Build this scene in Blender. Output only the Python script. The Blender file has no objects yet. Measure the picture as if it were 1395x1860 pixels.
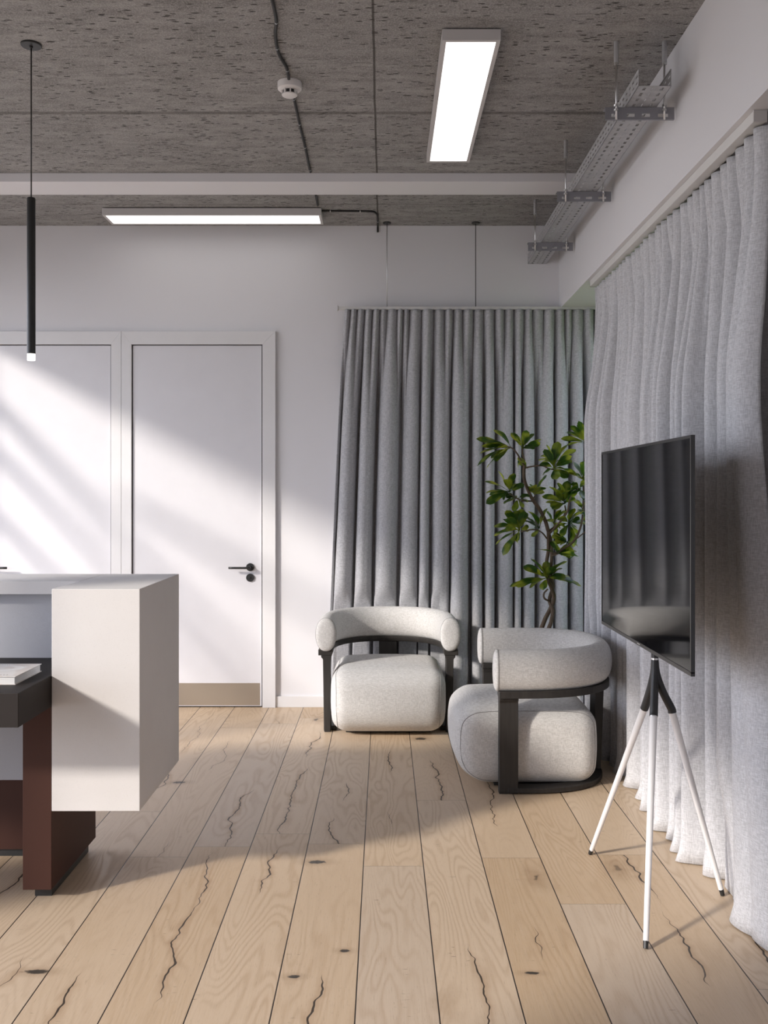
import bpy, bmesh, math, random
from mathutils import Vector, Matrix, noise as mnoise

# ------------------------------------------------------------------ camera, world, sun, exposure
scene = bpy.context.scene
COL = scene.collection
F = 1740.0            # focal length in pixels of the 1395x1860 frame
CX, HY, EYE = 697.5, 899.0, 1.4

cam_data = bpy.data.cameras.new('camera')
cam = bpy.data.objects.new('camera', cam_data)
COL.objects.link(cam)
cam.location = (0, 0, EYE)
cam.rotation_euler = (math.pi / 2, 0, 0)
cam_data.sensor_width = 36
cam_data.sensor_fit = 'AUTO'
cam_data.lens = F / 1860 * 36
cam_data.shift_y = -(930 - HY) / 1860
cam_data.clip_start = 0.05
scene.camera = cam

world = bpy.data.worlds.new('world')
scene.world = world
world.use_nodes = True
wn = world.node_tree
wn.nodes.clear()
w_out = wn.nodes.new('ShaderNodeOutputWorld')
w_bg = wn.nodes.new('ShaderNodeBackground')
w_tc = wn.nodes.new('ShaderNodeTexCoord')
w_sep = wn.nodes.new('ShaderNodeSeparateXYZ')
w_ramp = wn.nodes.new('ShaderNodeValToRGB')
w_map = wn.nodes.new('ShaderNodeMath')
w_map.operation = 'MULTIPLY_ADD'
w_map.inputs[1].default_value = 0.5
w_map.inputs[2].default_value = 0.5
wn.links.new(w_tc.outputs['Generated'], w_sep.inputs[0])
wn.links.new(w_sep.outputs['Z'], w_map.inputs[0])
wn.links.new(w_map.outputs[0], w_ramp.inputs[0])
cr = w_ramp.color_ramp
cr.elements[0].position = 0.40
cr.elements[0].color = (0.20, 0.19, 0.185, 1)      # paving seen below the horizon
cr.elements[1].position = 1.0
cr.elements[1].color = (0.60, 0.70, 1.0, 1)
e = cr.elements.new(0.52)
e.color = (0.88, 0.91, 1.0, 1)
wn.links.new(w_ramp.outputs[0], w_bg.inputs[0])
w_bg.inputs[1].default_value = 5.0
wn.links.new(w_bg.outputs[0], w_out.inputs[0])

SUN_DIR = Vector((1.5, 1.08, -0.82))
sun_d = bpy.data.lights.new('sun', 'SUN')
sun_d.energy = 4.2
sun_d.angle = math.radians(4.9)
sun_d.color = (1.0, 0.93, 0.85)
sun = bpy.data.objects.new('sun', sun_d)
COL.objects.link(sun)
sun.rotation_euler = SUN_DIR.to_track_quat('-Z', 'Y').to_euler()
sun.location = (-6, -3, 5)


def portal(name, loc, rot, sx, sy):
    d = bpy.data.lights.new(name, 'AREA')
    d.shape = 'RECTANGLE'
    d.size, d.size_y = sx, sy
    d.cycles.is_portal = True
    o = bpy.data.objects.new(name, d)
    o.location = loc
    o.rotation_euler = rot
    COL.objects.link(o)


vs = scene.view_settings
vs.view_transform = 'Standard'
vs.look = 'None'
vs.gamma = 1
vs.use_curve_mapping = False
vs.exposure = 0.0
scene.cycles.use_denoising = True
scene.cycles.sample_clamp_indirect = 6.0

R = random.Random(7)


def px(x, y, Y):
    """world point seen at pixel (x, y) at depth Y"""
    return Vector(((x - CX) * Y / F, Y, EYE - (y - HY) * Y / F))


# ------------------------------------------------------------------ node helpers
class NT:
    """tiny expression builder on a material's node tree"""
    def __init__(self, name):
        self.mat = bpy.data.materials.new(name)
        self.mat.use_nodes = True
        self.t = self.mat.node_tree
        self.bsdf = self.t.nodes['Principled BSDF']
        self.out = self.t.nodes['Material Output']

    def node(self, typ, **kw):
        n = self.t.nodes.new(typ)
        for k, v in kw.items():
            setattr(n, k, v)
        return n

    def put(self, sock, v):
        if isinstance(v, V):
            v = v.s
        if isinstance(v, bpy.types.NodeSocket):
            self.t.links.new(v, sock)
        elif isinstance(v, (tuple, list)) and sock.type == 'RGBA' and len(v) == 3:
            sock.default_value = (*v, 1)
        else:
            sock.default_value = v

    def m(self, op, a, b=None, c=None, clamp=False):
        n = self.node('ShaderNodeMath', operation=op)
        n.use_clamp = clamp
        self.put(n.inputs[0], a)
        if b is not None:
            self.put(n.inputs[1], b)
        if c is not None:
            self.put(n.inputs[2], c)
        return V(self, n.outputs[0])

    def xyz(self, x, y, z):
        n = self.node('ShaderNodeCombineXYZ')
        for i, v in enumerate((x, y, z)):
            self.put(n.inputs[i], v)
        return V(self, n.outputs[0])

    def pos(self, kind='world'):
        if kind == 'world':
            src = self.node('ShaderNodeNewGeometry').outputs['Position']
        else:
            src = self.node('ShaderNodeTexCoord').outputs['Object']
        s = self.node('ShaderNodeSeparateXYZ')
        self.t.links.new(src, s.inputs[0])
        return V(self, src), V(self, s.outputs[0]), V(self, s.outputs[1]), V(self, s.outputs[2])

    def noise(self, vec, scale=1.0, detail=2.0, rough=0.5, dist=0.0, out=0):
        n = self.node('ShaderNodeTexNoise')
        self.put(n.inputs['Vector'], vec)
        n.inputs['Scale'].default_value = scale
        n.inputs['Detail'].default_value = detail
        n.inputs['Roughness'].default_value = rough
        n.inputs['Distortion'].default_value = dist
        return V(self, n.outputs[out])

    def voro(self, vec, scale=1.0, feature='F1', out='Distance', rand=1.0):
        n = self.node('ShaderNodeTexVoronoi', feature=feature)
        self.put(n.inputs['Vector'], vec)
        n.inputs['Scale'].default_value = scale
        n.inputs['Randomness'].default_value = rand
        return V(self, n.outputs[out])

    def white(self, vec):
        n = self.node('ShaderNodeTexWhiteNoise', noise_dimensions='3D')
        self.put(n.inputs['Vector'], vec)
        return V(self, n.outputs['Value'])

    def step(self, v, a, b, t0=0.0, t1=1.0):
        n = self.node('ShaderNodeMapRange', interpolation_type='SMOOTHSTEP')
        self.put(n.inputs[0], v)
        for i, k in enumerate((a, b, t0, t1)):
            self.put(n.inputs[1 + i], k)
        return V(self, n.outputs[0])

    def mix(self, f, a, b):
        n = self.node('ShaderNodeMix', data_type='RGBA')
        self.put(n.inputs[0], f)
        self.put(n.inputs[6], a)
        self.put(n.inputs[7], b)
        return V(self, n.outputs[2])

    def bump(self, h, strength=0.3, dist=0.01, prev=None):
        n = self.node('ShaderNodeBump')
        n.inputs['Strength'].default_value = strength
        n.inputs['Distance'].default_value = dist
        self.put(n.inputs['Height'], h)
        if prev is not None:
            self.put(n.inputs['Normal'], prev)
        self.put(self.bsdf.inputs['Normal'], V(self, n.outputs[0]))
        return V(self, n.outputs[0])

    def set(self, **kw):
        for k, v in kw.items():
            self.put(self.bsdf.inputs[k.replace('_', ' ')], v)
        return self


class V:
    def __init__(self, nt, s):
        self.nt, self.s = nt, s

    def __add__(self, o): return self.nt.m('ADD', self, o)
    def __radd__(self, o): return self.nt.m('ADD', self, o)
    def __sub__(self, o): return self.nt.m('SUBTRACT', self, o)
    def __rsub__(self, o): return self.nt.m('SUBTRACT', o, self)
    def __mul__(self, o): return self.nt.m('MULTIPLY', self, o)
    def __rmul__(self, o): return self.nt.m('MULTIPLY', self, o)
    def __truediv__(self, o): return self.nt.m('DIVIDE', self, o)
    def floor(self): return self.nt.m('FLOOR', self)
    def fract(self): return self.nt.m('FRACT', self)
    def abs(self): return self.nt.m('ABSOLUTE', self)
    def max(self, o): return self.nt.m('MAXIMUM', self, o)
    def min(self, o): return self.nt.m('MINIMUM', self, o)
    def sin(self): return self.nt.m('SINE', self)
    def pow(self, o): return self.nt.m('POWER', self, o)


def plain(name, col, rough=0.5, metal=0.0, spec=0.5, grain=0.0, gscale=200):
    n = NT(name)
    n.set(Roughness=rough, Metallic=metal)
    n.bsdf.inputs['Specular IOR Level'].default_value = spec
    p, x, y, z = n.pos('object')
    v = n.noise(p, 9, 3)
    c2 = tuple(c * 0.96 for c in col)
    n.set(Base_Color=n.mix(v, c2, tuple(min(1, c * 1.02) for c in col)))
    if grain:
        n.bump(n.noise(p, gscale, 3), grain, 0.002)
    return n.mat


def mat_wall():
    n = NT('painted_plaster')
    p, x, y, z = n.pos()
    v = n.noise(p, 1.3, 4)
    n.set(Base_Color=n.mix(v, (0.735, 0.725, 0.745), (0.785, 0.775, 0.79)), Roughness=0.75)
    n.bump(n.noise(p, 220, 3), 0.12, 0.002)
    return n.mat


def mat_floor():
    n = NT('oak_planks')
    p, x, y, z = n.pos()
    W, L = 0.2268, 2.05
    xs = (x + 0.0775) / W
    row = xs.floor()
    fx = xs.fract()
    r1 = n.white(n.xyz(row, 3.7, 0.5))
    ys = y / L + r1 * 7.31
    colm = ys.floor()
    fy = ys.fract()
    pid = n.white(n.xyz(row, colm, 1.3))
    pid2 = n.white(n.xyz(row, colm, 9.1))
    gap = n.step(fx.min(1.0 - fx), 0.005, 0.011, 1, 0)
    endg = n.step(fy.min(1.0 - fy), 0.0002, 0.0007, 1, 0)
    seam = gap.max(endg * 0.75)
    # slow field whose contours give the cathedral figure
    f1 = n.noise(n.xyz(x * 5.2 + pid * 31.0, y * 0.75 + pid2 * 17.0, pid * 9.0), 1.0, 2.2, 0.45, 0.35)
    warp = n.noise(n.xyz(x * 22.0, y * 5.0, pid * 5.0), 1.0, 3.0) * 0.035
    rings = ((f1 + warp) * 150.0).sin() * 0.5 + 0.5
    ringmask = n.step(n.noise(n.xyz(x * 4.0 + pid * 13.0, y * 0.7, pid2 * 7.0), 1.0, 2.0), 0.38, 0.62)
    lines = rings.pow(2.2) * (0.25 + 0.75 * ringmask)
    fine = n.noise(n.xyz(x * 260.0, y * 7.0, pid * 3.0), 1.0, 3.0, 0.6)
    pores = n.step(n.noise(n.xyz(x * 420.0, y * 30.0, pid * 3.0), 1.0, 2.0), 0.60, 0.74)
    # tone of a plank and slow blotches inside
    tone = pid * 0.8 + n.noise(n.xyz(x * 2.0, y * 1.1, pid * 20.0), 1.0, 3.0) * 0.4 - 0.1
    base = n.mix(tone, (0.63, 0.49, 0.350), (0.53, 0.375, 0.230))
    base = n.mix(n.step(pid2, 0.55, 0.9) * 0.6, base, (0.56, 0.46, 0.365))
    base = n.mix(lines * 0.30, base, (0.33, 0.200, 0.105))
    base = n.mix(n.step(fine, 0.35, 0.75) * 0.22, base, (0.72, 0.60, 0.47))
    base = n.mix(pores * 0.25, base, (0.22, 0.14, 0.08))
    # knots
    kv = n.xyz(x * 2.9 + n.noise(n.xyz(x * 9.0, y * 9.0, 0.0), 1.0, 2.0) * 0.35, y * 1.25, 2.0)
    kd = n.voro(kv, 1.0, 'F1', 'Distance')
    kr = n.voro(kv, 1.0, 'F1', 'Color')
    ksep = n.node('ShaderNodeSeparateColor')
    n.put(ksep.inputs[0], kr)
    kk = V(n, ksep.outputs[0])
    ksel = n.step(kk, 0.35, 0.45)
    edge_ragged = n.noise(n.xyz(x * 70.0, y * 40.0, 0.0), 1.0, 3.0) * 0.05
    halo = n.step(kd + edge_ragged, 0.05, 0.23, 1, 0) * ksel
    core = n.step(kd + edge_ragged, 0.045, 0.075, 1, 0) * ksel * n.step(kk, 0.6, 0.8)
    base = n.mix(halo * 0.5, base, (0.30, 0.185, 0.10))
    base = n.mix(core * 0.92, base, (0.035, 0.028, 0.022))
    # long wandering cracks
    wig = (n.noise(n.xyz(y * 2.1, pid * 40.0, 0.0), 1.0, 4.0, 0.62) - 0.5) * 0.95
    cd = (fx - 0.5 - wig).abs()
    cm = n.step(n.noise(n.xyz(y * 1.25, pid2 * 50.0, 4.0), 1.0, 1.0), 0.52, 0.64)
    wid = n.noise(n.xyz(y * 16.0, pid * 4.0, 2.0), 1.0, 2.0) * 0.026 * cm
    crack = n.step(cd - wid, -0.004, 0.004, 1, 0) * n.step(cm, 0.05, 0.3)
    stain = n.step(cd, 0.0, 0.13, 1, 0) * cm
    base = n.mix(stain * 0.42, base, (0.34, 0.205, 0.11))
    base = n.mix(crack * 0.95, base, (0.03, 0.022, 0.016))
    # little cross checks
    ch = n.noise(n.xyz(x * 26.0, y * 130.0, 3.0), 1.0, 1.0)
    chm = n.noise(n.xyz(x * 7.0, y * 5.0, 8.0), 1.0, 2.0)
    chk = n.step(ch, 0.70, 0.76) * n.step(chm, 0.56, 0.66)
    base = n.mix(chk * 0.7, base, (0.12, 0.075, 0.045))
    # the big dark knots where the boards show them
    rag = n.noise(n.xyz(x * 60.0, y * 60.0, 0.0), 1.0, 3.0)
    for kx, ky, ka, kb_ in ((-0.122, 2.942, 0.019, 0.012), (-0.262, 2.784, 0.021, 0.012), (-1.020, 2.813, 0.042, 0.016),
                            (-0.257, 3.653, 0.040, 0.020), (0.434, 2.805, 0.026, 0.010), (-1.000, 4.666, 0.038, 0.020), (0.21, 5.50, 0.04, 0.03)):
        ex_ = (x - kx) / ka
        ey_ = (y - ky) / kb_
        q = (ex_ * ex_ + ey_ * ey_).pow(0.5) + rag * 0.9
        base = n.mix(n.step(q, 1.1, 3.2, 1, 0) * 0.4, base, (0.30, 0.19, 0.11))
        base = n.mix(n.step(q, 1.05, 1.45, 1, 0) * 0.93, base, (0.028, 0.026, 0.024))
    base = n.mix(seam, base, (0.02, 0.014, 0.01))
    n.set(Base_Color=base)
    n.set(Roughness=n.step(fine + lines * 0.3, 0.2, 1.0, 0.34, 0.56))
    n.bsdf.inputs['Specular IOR Level'].default_value = 0.45
    h = fine * 0.25 - seam * 2.0 - crack * 1.4 - lines * 0.2 - pores * 0.2
    n.bump(h, 0.35, 0.0015)
    return n.mat


def mat_concrete():
    n = NT('cast_concrete')
    p, x, y, z = n.pos()
    big = n.noise(n.xyz(x * 0.8, y * 1.5, 0.0), 1.0, 5.0, 0.6)
    med = n.noise(n.xyz(x * 5.0, y * 16.0, 0.0), 1.0, 6.0, 0.7)
    fine = n.noise(p, 170, 4, 0.75)
    c = n.mix(big, (0.215, 0.208, 0.203), (0.43, 0.418, 0.408))
    c = n.mix(n.step(med, 0.32, 0.68), n.mix(0.6, c, (0.10, 0.096, 0.092)), c)
    c = n.mix(n.step(fine, 0.40, 0.66) * 0.55, c, (0.56, 0.54, 0.525))
    # pits, long across the room
    w = n.noise(n.xyz(x * 4.0, y * 4.0, 0.0), 1.0, 2.0) * 0.5
    pv = n.xyz(x * 15.0 + w, y * 50.0 + w, 0.0)
    pd = n.voro(pv, 1.0, 'F1', 'Distance')
    pm = n.step(n.noise(n.xyz(x * 1.6, y * 2.2, 5.0), 1.0, 3.0), 0.30, 0.50)
    pit = n.step(pd + n.noise(n.xyz(x * 90.0, y * 160.0, 0.0), 1.0, 2.0) * 0.25, 0.27, 0.37, 1, 0) * pm
    pv2 = n.xyz(x * 7.0, y * 30.0 + w, 4.0)
    pit2 = n.step(n.voro(pv2, 1.0, 'F1', 'Distance') + n.noise(n.xyz(x * 40.0, y * 90.0, 0.0), 1.0, 3.0) * 0.3, 0.22, 0.30, 1, 0)
    # hairline streaks
    st = (n.noise(n.xyz(x * 1.8, y * 20.0, 7.0), 1.0, 4.0, 0.6) - 0.5).abs()
    streak = n.step(st, 0.0, 0.010, 1, 0) * n.step(n.noise(n.xyz(x * 1.5, y * 6.0, 3.0), 1.0, 2.0), 0.5, 0.62)
    pits = pit.max(pit2).max(streak * 0.6)
    c = n.mix(pits * 0.85, c, (0.035, 0.032, 0.03))
    # board joints of the slab
    s1 = (x + 0.04 + (n.noise(n.xyz(y * 2.0, 0.0, 0.0), 1.0, 2.0) - 0.5) * 0.012).abs()
    j1 = n.step(s1, 0.003, 0.006, 1, 0)
    s2 = (y - 4.46).abs()
    j2 = n.step(s2 + n.noise(n.xyz(x * 30.0, y * 30.0, 0.0), 1.0, 3.0) * 0.006, 0.014, 0.024, 1, 0)
    s3 = (y - 5.86).abs()
    j3 = n.step(s3, 0.004, 0.007, 1, 0)
    jj = j1.max(j2 * 0.62).max(j3 * 0.5)
    c = n.mix(jj * 0.75, c, (0.055, 0.048, 0.042))
    n.set(Base_Color=c, Roughness=0.9)
    n.bsdf.inputs['Specular IOR Level'].default_value = 0.2
    n.bump(med * 0.6 + fine * 0.5 - pits * 1.6 - jj, 0.5, 0.004)
    return n.mat


def mat_fabric(name, c1, c2, s=520, weave=0.5, transl=0.0, axis=None):
    n = NT(name)
    p, x, y, z = n.pos('object')
    warp = n.noise(n.xyz(x * s, y * s, z * s * 0.12), 1.0, 2.0)
    weft = n.noise(n.xyz(x * s * 0.12, y * s * 0.12, z * s), 1.0, 2.0)
    mel = n.noise(p, 150, 3, 0.7)
    f = n.step(warp * 0.5 + weft * 0.5, 0.36, 0.64) * 0.72 + mel * 0.28
    n.set(Base_Color=n.mix(f, c1, c2), Roughness=0.95)
    n.bsdf.inputs['Specular IOR Level'].default_value = 0.12
    n.bsdf.inputs['Sheen Weight'].default_value = 0.12
    n.bump(warp + weft + mel * 0.4, weave, 0.0016)
    if transl > 0:
        tr = n.node('ShaderNodeBsdfTranslucent')
        tr.inputs[0].default_value = (*c2, 1)
        mx = n.node('ShaderNodeMixShader')
        mx.inputs[0].default_value = transl
        n.t.links.new(n.bsdf.outputs[0], mx.inputs[1])
        n.t.links.new(tr.outputs[0], mx.inputs[2])
        n.t.links.new(mx.outputs[0], n.out.inputs[0])
    return n.mat


def mat_cement():
    n = NT('pale_microcement')
    p, x, y, z = n.pos()
    a = n.noise(p, 2.2, 5, 0.6)
    b = n.noise(p, 260, 3, 0.7)
    c = n.mix(a, (0.60, 0.575, 0.56), (0.72, 0.70, 0.685))
    c = n.mix(n.step(b, 0.58, 0.75) * 0.3, c, (0.35, 0.34, 0.335))
    n.set(Base_Color=c, Roughness=0.72)
    n.bump(b, 0.18, 0.001)
    return n.mat


def mat_wood_dark():
    n = NT('dark_stained_oak')
    p, x, y, z = n.pos('object')
    g = n.noise(n.xyz(x * 60.0, y * 60.0, z * 5.0), 1.0, 4.0)
    n.set(Base_Color=n.mix(g, (0.018, 0.016, 0.015), (0.048, 0.043, 0.039)), Roughness=0.5)
    n.bsdf.inputs['Specular IOR Level'].default_value = 0.35
    n.bump(g, 0.2, 0.001)
    return n.mat


def mat_emit(name, col, strength):
    n = NT(name)
    n.set(Base_Color=(0.9, 0.9, 0.9), Roughness=0.5)
    n.bsdf.inputs['Emission Color'].default_value = (*col, 1)
    n.bsdf.inputs['Emission Strength'].default_value = strength
    return n.mat


def mat_leaf():
    n = NT('glossy_leaf')
    p, x, y, z = n.pos()
    v = n.noise(p, 9, 3)
    uv = n.node('ShaderNodeUVMap')
    s = n.node('ShaderNodeSeparateXYZ')
    n.t.links.new(uv.outputs[0], s.inputs[0])
    u = V(n, s.outputs[0])
    w = V(n, s.outputs[1])
    rib = n.step((u - 0.5).abs(), 0.012, 0.035, 1, 0)
    side = (((u - 0.5).abs() * 0.9 + w) * 60.0).sin()
    c = n.mix(v, (0.010, 0.032, 0.007), (0.022, 0.062, 0.012))
    c = n.mix(rib * 0.8, c, (0.16, 0.24, 0.06))
    n.set(Base_Color=c, Roughness=0.33)
    n.bump(side * 0.15 - rib * 0.5, 0.25, 0.002)
    tr = n.node('ShaderNodeBsdfTranslucent')
    n.put(tr.inputs[0], n.mix(n.step(n.noise(p, 13, 1), 0.42, 0.62), (0.10, 0.22, 0.015), (0.95, 1.0, 0.10)))
    mx = n.node('ShaderNodeMixShader')
    mx.inputs[0].default_value = 0.42
    n.t.links.new(n.bsdf.outputs[0], mx.inputs[1])
    n.t.links.new(tr.outputs[0], mx.inputs[2])
    n.t.links.new(mx.outputs[0], n.out.inputs[0])
    return n.mat


def mat_bark():
    n = NT('grey_brown_bark')
    p, x, y, z = n.pos()
    v = n.noise(n.xyz(x * 90.0, y * 90.0, z * 25.0), 1.0, 4.0)
    n.set(Base_Color=n.mix(v, (0.05, 0.032, 0.02), (0.17, 0.12, 0.08)), Roughness=0.8)
    n.bump(v, 0.5, 0.003)
    return n.mat


def mat_galv():
    n = NT('galvanised_steel')
    p, x, y, z = n.pos()
    v = n.voro(p, 60, 'F1', 'Color')
    s = n.node('ShaderNodeSeparateColor')
    n.put(s.inputs[0], v)
    k = V(n, s.outputs[0])
    n.set(Base_Color=n.mix(k, (0.44, 0.44, 0.45), (0.54, 0.54, 0.55)), Metallic=0.45, Roughness=k * 0.15 + 0.38)
    return n.mat


def mat_glass():
    n = NT('clear_window_glass')
    tr = n.node('ShaderNodeBsdfTransparent')
    gl = n.node('ShaderNodeBsdfGlossy')
    gl.inputs['Roughness'].default_value = 0.02
    lw_ = n.node('ShaderNodeLayerWeight')
    lw_.inputs[0].default_value = 0.5
    fr = n.m('MULTIPLY_ADD', n.m('POWER', V(n, lw_.outputs['Facing']), 5.0), 0.85, 0.05).s.node
    mx = n.node('ShaderNodeMixShader')
    n.t.links.new(fr.outputs[0], mx.inputs[0])
    n.t.links.new(tr.outputs[0], mx.inputs[1])
    n.t.links.new(gl.outputs[0], mx.inputs[2])
    n.t.links.new(mx.outputs[0], n.out.inputs[0])
    return n.mat


def mat_pages():
    n = NT('book_pages')
    p, x, y, z = n.pos('object')
    v = n.noise(n.xyz(x * 4.0, y * 4.0, z * 1800.0), 1.0, 2.0)
    n.set(Base_Color=n.mix(n.step(v, 0.35, 0.65), (0.52, 0.51, 0.50), (0.80, 0.79, 0.77)), Roughness=0.9)
    return n.mat


def mat_cover():
    n = NT('printed_book_cover')
    p, x, y, z = n.pos('object')
    # big pale brush shapes printed on a warm grey ground
    d1 = ((x + 0.115) * (x + 0.115) * 160.0 + (y - 0.155) * (y - 0.155) * 330.0)
    ring = n.step((d1 - 0.75).abs(), 0.22, 0.4, 1, 0)
    sw = n.step(n.noise(n.xyz(x * 16.0, y * 7.0, 0.0), 1.0, 2.0), 0.45, 0.55)
    c = n.mix(sw * 0.6, (0.58, 0.53, 0.49), (0.66, 0.65, 0.63))
    c = n.mix(ring * 0.6, c, (0.76, 0.74, 0.72))
    n.set(Base_Color=c, Roughness=0.6)
    return n.mat


M = dict(
    wall=mat_wall(), floor=mat_floor(), concrete=mat_concrete(), cement=mat_cement(),
    white=plain('white_lacquer', (0.76, 0.75, 0.755), 0.45),
    door=plain('door_white_lacquer', (0.735, 0.725, 0.75), 0.42, grain=0.04, gscale=300),
    curtain=mat_fabric('grey_linen', (0.34, 0.34, 0.357), (0.60, 0.60, 0.62), 420, 0.6, 0.05),
    curtain_lit=mat_fabric('grey_linen_lit', (0.45, 0.45, 0.468), (0.74, 0.74, 0.765), 420, 0.6, 0.05),  # same linen, lightened to carry the stronger light on the right curtain
    chair=mat_fabric('heather_wool', (0.47, 0.455, 0.437), (0.74, 0.725, 0.705), 480, 0.6),
    piping=plain('fabric_piping', (0.30, 0.29, 0.28), 0.95),
    wood=mat_wood_dark(), galv=mat_galv(), glass=mat_glass(),
    black=plain('matt_black_metal', (0.022, 0.022, 0.022), 0.42),
    shadow=plain('dark_door_gap', (0.02, 0.018, 0.018), 0.9),
    screen=plain('gloss_black_screen', (0.005, 0.005, 0.006), 0.05, spec=0.4),
    bezel=plain('black_bezel', (0.02, 0.02, 0.02), 0.3),
    legwhite=plain('white_beech_leg', (0.80, 0.78, 0.77), 0.4),
    steel=plain('bright_steel', (0.72, 0.72, 0.72), 0.28, 1.0),
    bronze=plain('brushed_bronze', (0.46, 0.40, 0.33), 0.38, 0.65),
    desk=plain('charcoal_leather', (0.024, 0.019, 0.017), 0.6, spec=0.22, grain=0.15, gscale=260),
    oxide=plain('oxide_brown_metal', (0.060, 0.025, 0.018), 0.55, spec=0.2),
    panel=plain('grey_felt_panel', (0.44, 0.44, 0.465), 0.95, grain=0.4, gscale=420),
    lamp=mat_emit('lit_diffuser', (1.0, 0.99, 0.98), 1.35),
    tip=mat_emit('lit_acrylic', (1.0, 0.97, 0.92), 1.6),
    alu=plain('satin_white_frame', (0.62, 0.60, 0.59), 0.45),
    rail=plain('white_rail', (0.70, 0.69, 0.67), 0.4),
    plastic=plain('white_plastic', (0.78, 0.76, 0.75), 0.4),
    zinc=plain('dull_zinc_bar', (0.30, 0.30, 0.325), 0.4, 0.5),
    void=plain('black_window_pier', (0.008, 0.008, 0.008), 0.6),
    leaf=mat_leaf(), bark=mat_bark(),
    pot=plain('dark_grey_pot', (0.06, 0.06, 0.062), 0.6), soil=plain('potting_soil', (0.03, 0.02, 0.014), 0.95, grain=0.8, gscale=60),
    cable=plain('black_conduit', (0.02, 0.02, 0.02), 0.5),
    cover=mat_cover(), pages=mat_pages(), ink=plain('brown_ink', (0.16, 0.11, 0.08), 0.7),
    ground=plain('lawn_green', (0.22, 0.33, 0.08), 0.95),
)

# ------------------------------------------------------------------ mesh helpers


def finish(bm, name, mat, parent=None, smooth=False, bevel=0.0, segs=2, solid=0.0, auto=False):
    me = bpy.data.meshes.new(name)
    bmesh.ops.recalc_face_normals(bm, faces=bm.faces)
    bm.to_mesh(me)
    bm.free()
    me.materials.append(mat)
    for p in me.polygons:
        p.use_smooth = smooth or auto
    if auto:
        me.set_sharp_from_angle(angle=math.radians(38))
    o = bpy.data.objects.new(name, me)
    COL.objects.link(o)
    if parent is not None:
        o.parent = parent
    if bevel:
        b = o.modifiers.new('bevel', 'BEVEL')
        b.width = bevel
        b.segments = segs
        b.limit_method = 'ANGLE'
        b.angle_limit = math.radians(40)
        b.harden_normals = False
    if solid:
        s = o.modifiers.new('solid', 'SOLIDIFY')
        s.thickness = solid
        s.offset = 0
    return o


def empty(name, loc=(0, 0, 0), rz=0.0):
    o = bpy.data.objects.new(name, None)
    o.location = loc
    o.rotation_euler = (0, 0, rz)
    o.empty_display_size = 0.05
    COL.objects.link(o)
    return o


def tag(o, label=None, cat=None, group=None, kind=None):
    if label:
        o['label'] = label
    if cat:
        o['category'] = cat
    if group:
        o['group'] = group
    if kind:
        o['kind'] = kind
    return o


def box(bm, x0, x1, y0, y1, z0, z1):
    vs_ = [bm.verts.new(v) for v in ((x0, y0, z0), (x1, y0, z0), (x1, y1, z0), (x0, y1, z0),
                                     (x0, y0, z1), (x1, y0, z1), (x1, y1, z1), (x0, y1, z1))]
    for f in ((0, 3, 2, 1), (4, 5, 6, 7), (0, 1, 5, 4), (1, 2, 6, 5), (2, 3, 7, 6), (3, 0, 4, 7)):
        bm.faces.new([vs_[i] for i in f])


def boxes(name, lst, mat, parent=None, bevel=0.0, **kw):
    bm = bmesh.new()
    for b in lst:
        box(bm, *b)
    return finish(bm, name, mat, parent, bevel=bevel, **kw)


def prism(bm, pts, h0, h1, axis='z'):
    """extrude a polygon; pts in the plane normal to axis"""
    def v3(p, h):
        return {'z': (p[0], p[1], h), 'y': (p[0], h, p[1]), 'x': (h, p[0], p[1])}[axis]
    a = [bm.verts.new(v3(p, h0)) for p in pts]
    b = [bm.verts.new(v3(p, h1)) for p in pts]
    bm.faces.new(a)
    bm.faces.new(b[::-1])
    n = len(pts)
    for i in range(n):
        bm.faces.new((a[i], a[(i + 1) % n], b[(i + 1) % n], b[i]))


def lathe(bm, prof, c=(0, 0, 0), n=32, axis='z'):
    rings = []
    for r, h in prof:
        ring = []
        for i in range(n):
            a = 2 * math.pi * i / n
            u, v = r * math.cos(a), r * math.sin(a)
            q = {'z': (u, v, h), 'y': (u, h, v), 'x': (h, u, v)}[axis]
            ring.append(bm.verts.new((c[0] + q[0], c[1] + q[1], c[2] + q[2])))
        rings.append(ring)
    for a, b in zip(rings, rings[1:]):
        for i in range(n):
            bm.faces.new((a[i], a[(i + 1) % n], b[(i + 1) % n], b[i]))
    bm.faces.new(rings[0][::-1])
    bm.faces.new(rings[-1])


def tube(bm, pts, rad, n=10, cap=True):
    """round tube along points with radius (number or list)"""
    pts = [Vector(p) for p in pts]
    m = len(pts)
    rads = rad if isinstance(rad, (list, tuple)) else [rad] * m
    rings = []
    t0 = (pts[1] - pts[0]).normalized()
    up = Vector((0, 0, 1)) if abs(t0.z) < 0.9 else Vector((1, 0, 0))
    side = t0.cross(up).normalized()
    for i, p in enumerate(pts):
        if i == 0:
            t = pts[1] - pts[0]
        elif i == m - 1:
            t = pts[-1] - pts[-2]
        else:
            t = pts[i + 1] - pts[i - 1]
        t.normalize()
        side = (side - t * side.dot(t)).normalized()
        b = t.cross(side)
        rings.append([bm.verts.new(p + (side * math.cos(a) + b * math.sin(a)) * rads[i])
                      for a in (2 * math.pi * k / n for k in range(n))])
    for a, b in zip(rings, rings[1:]):
        for i in range(n):
            bm.faces.new((a[i], a[(i + 1) % n], b[(i + 1) % n], b[i]))
    if cap:
        bm.faces.new(rings[0][::-1])
        bm.faces.new(rings[-1])


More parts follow.
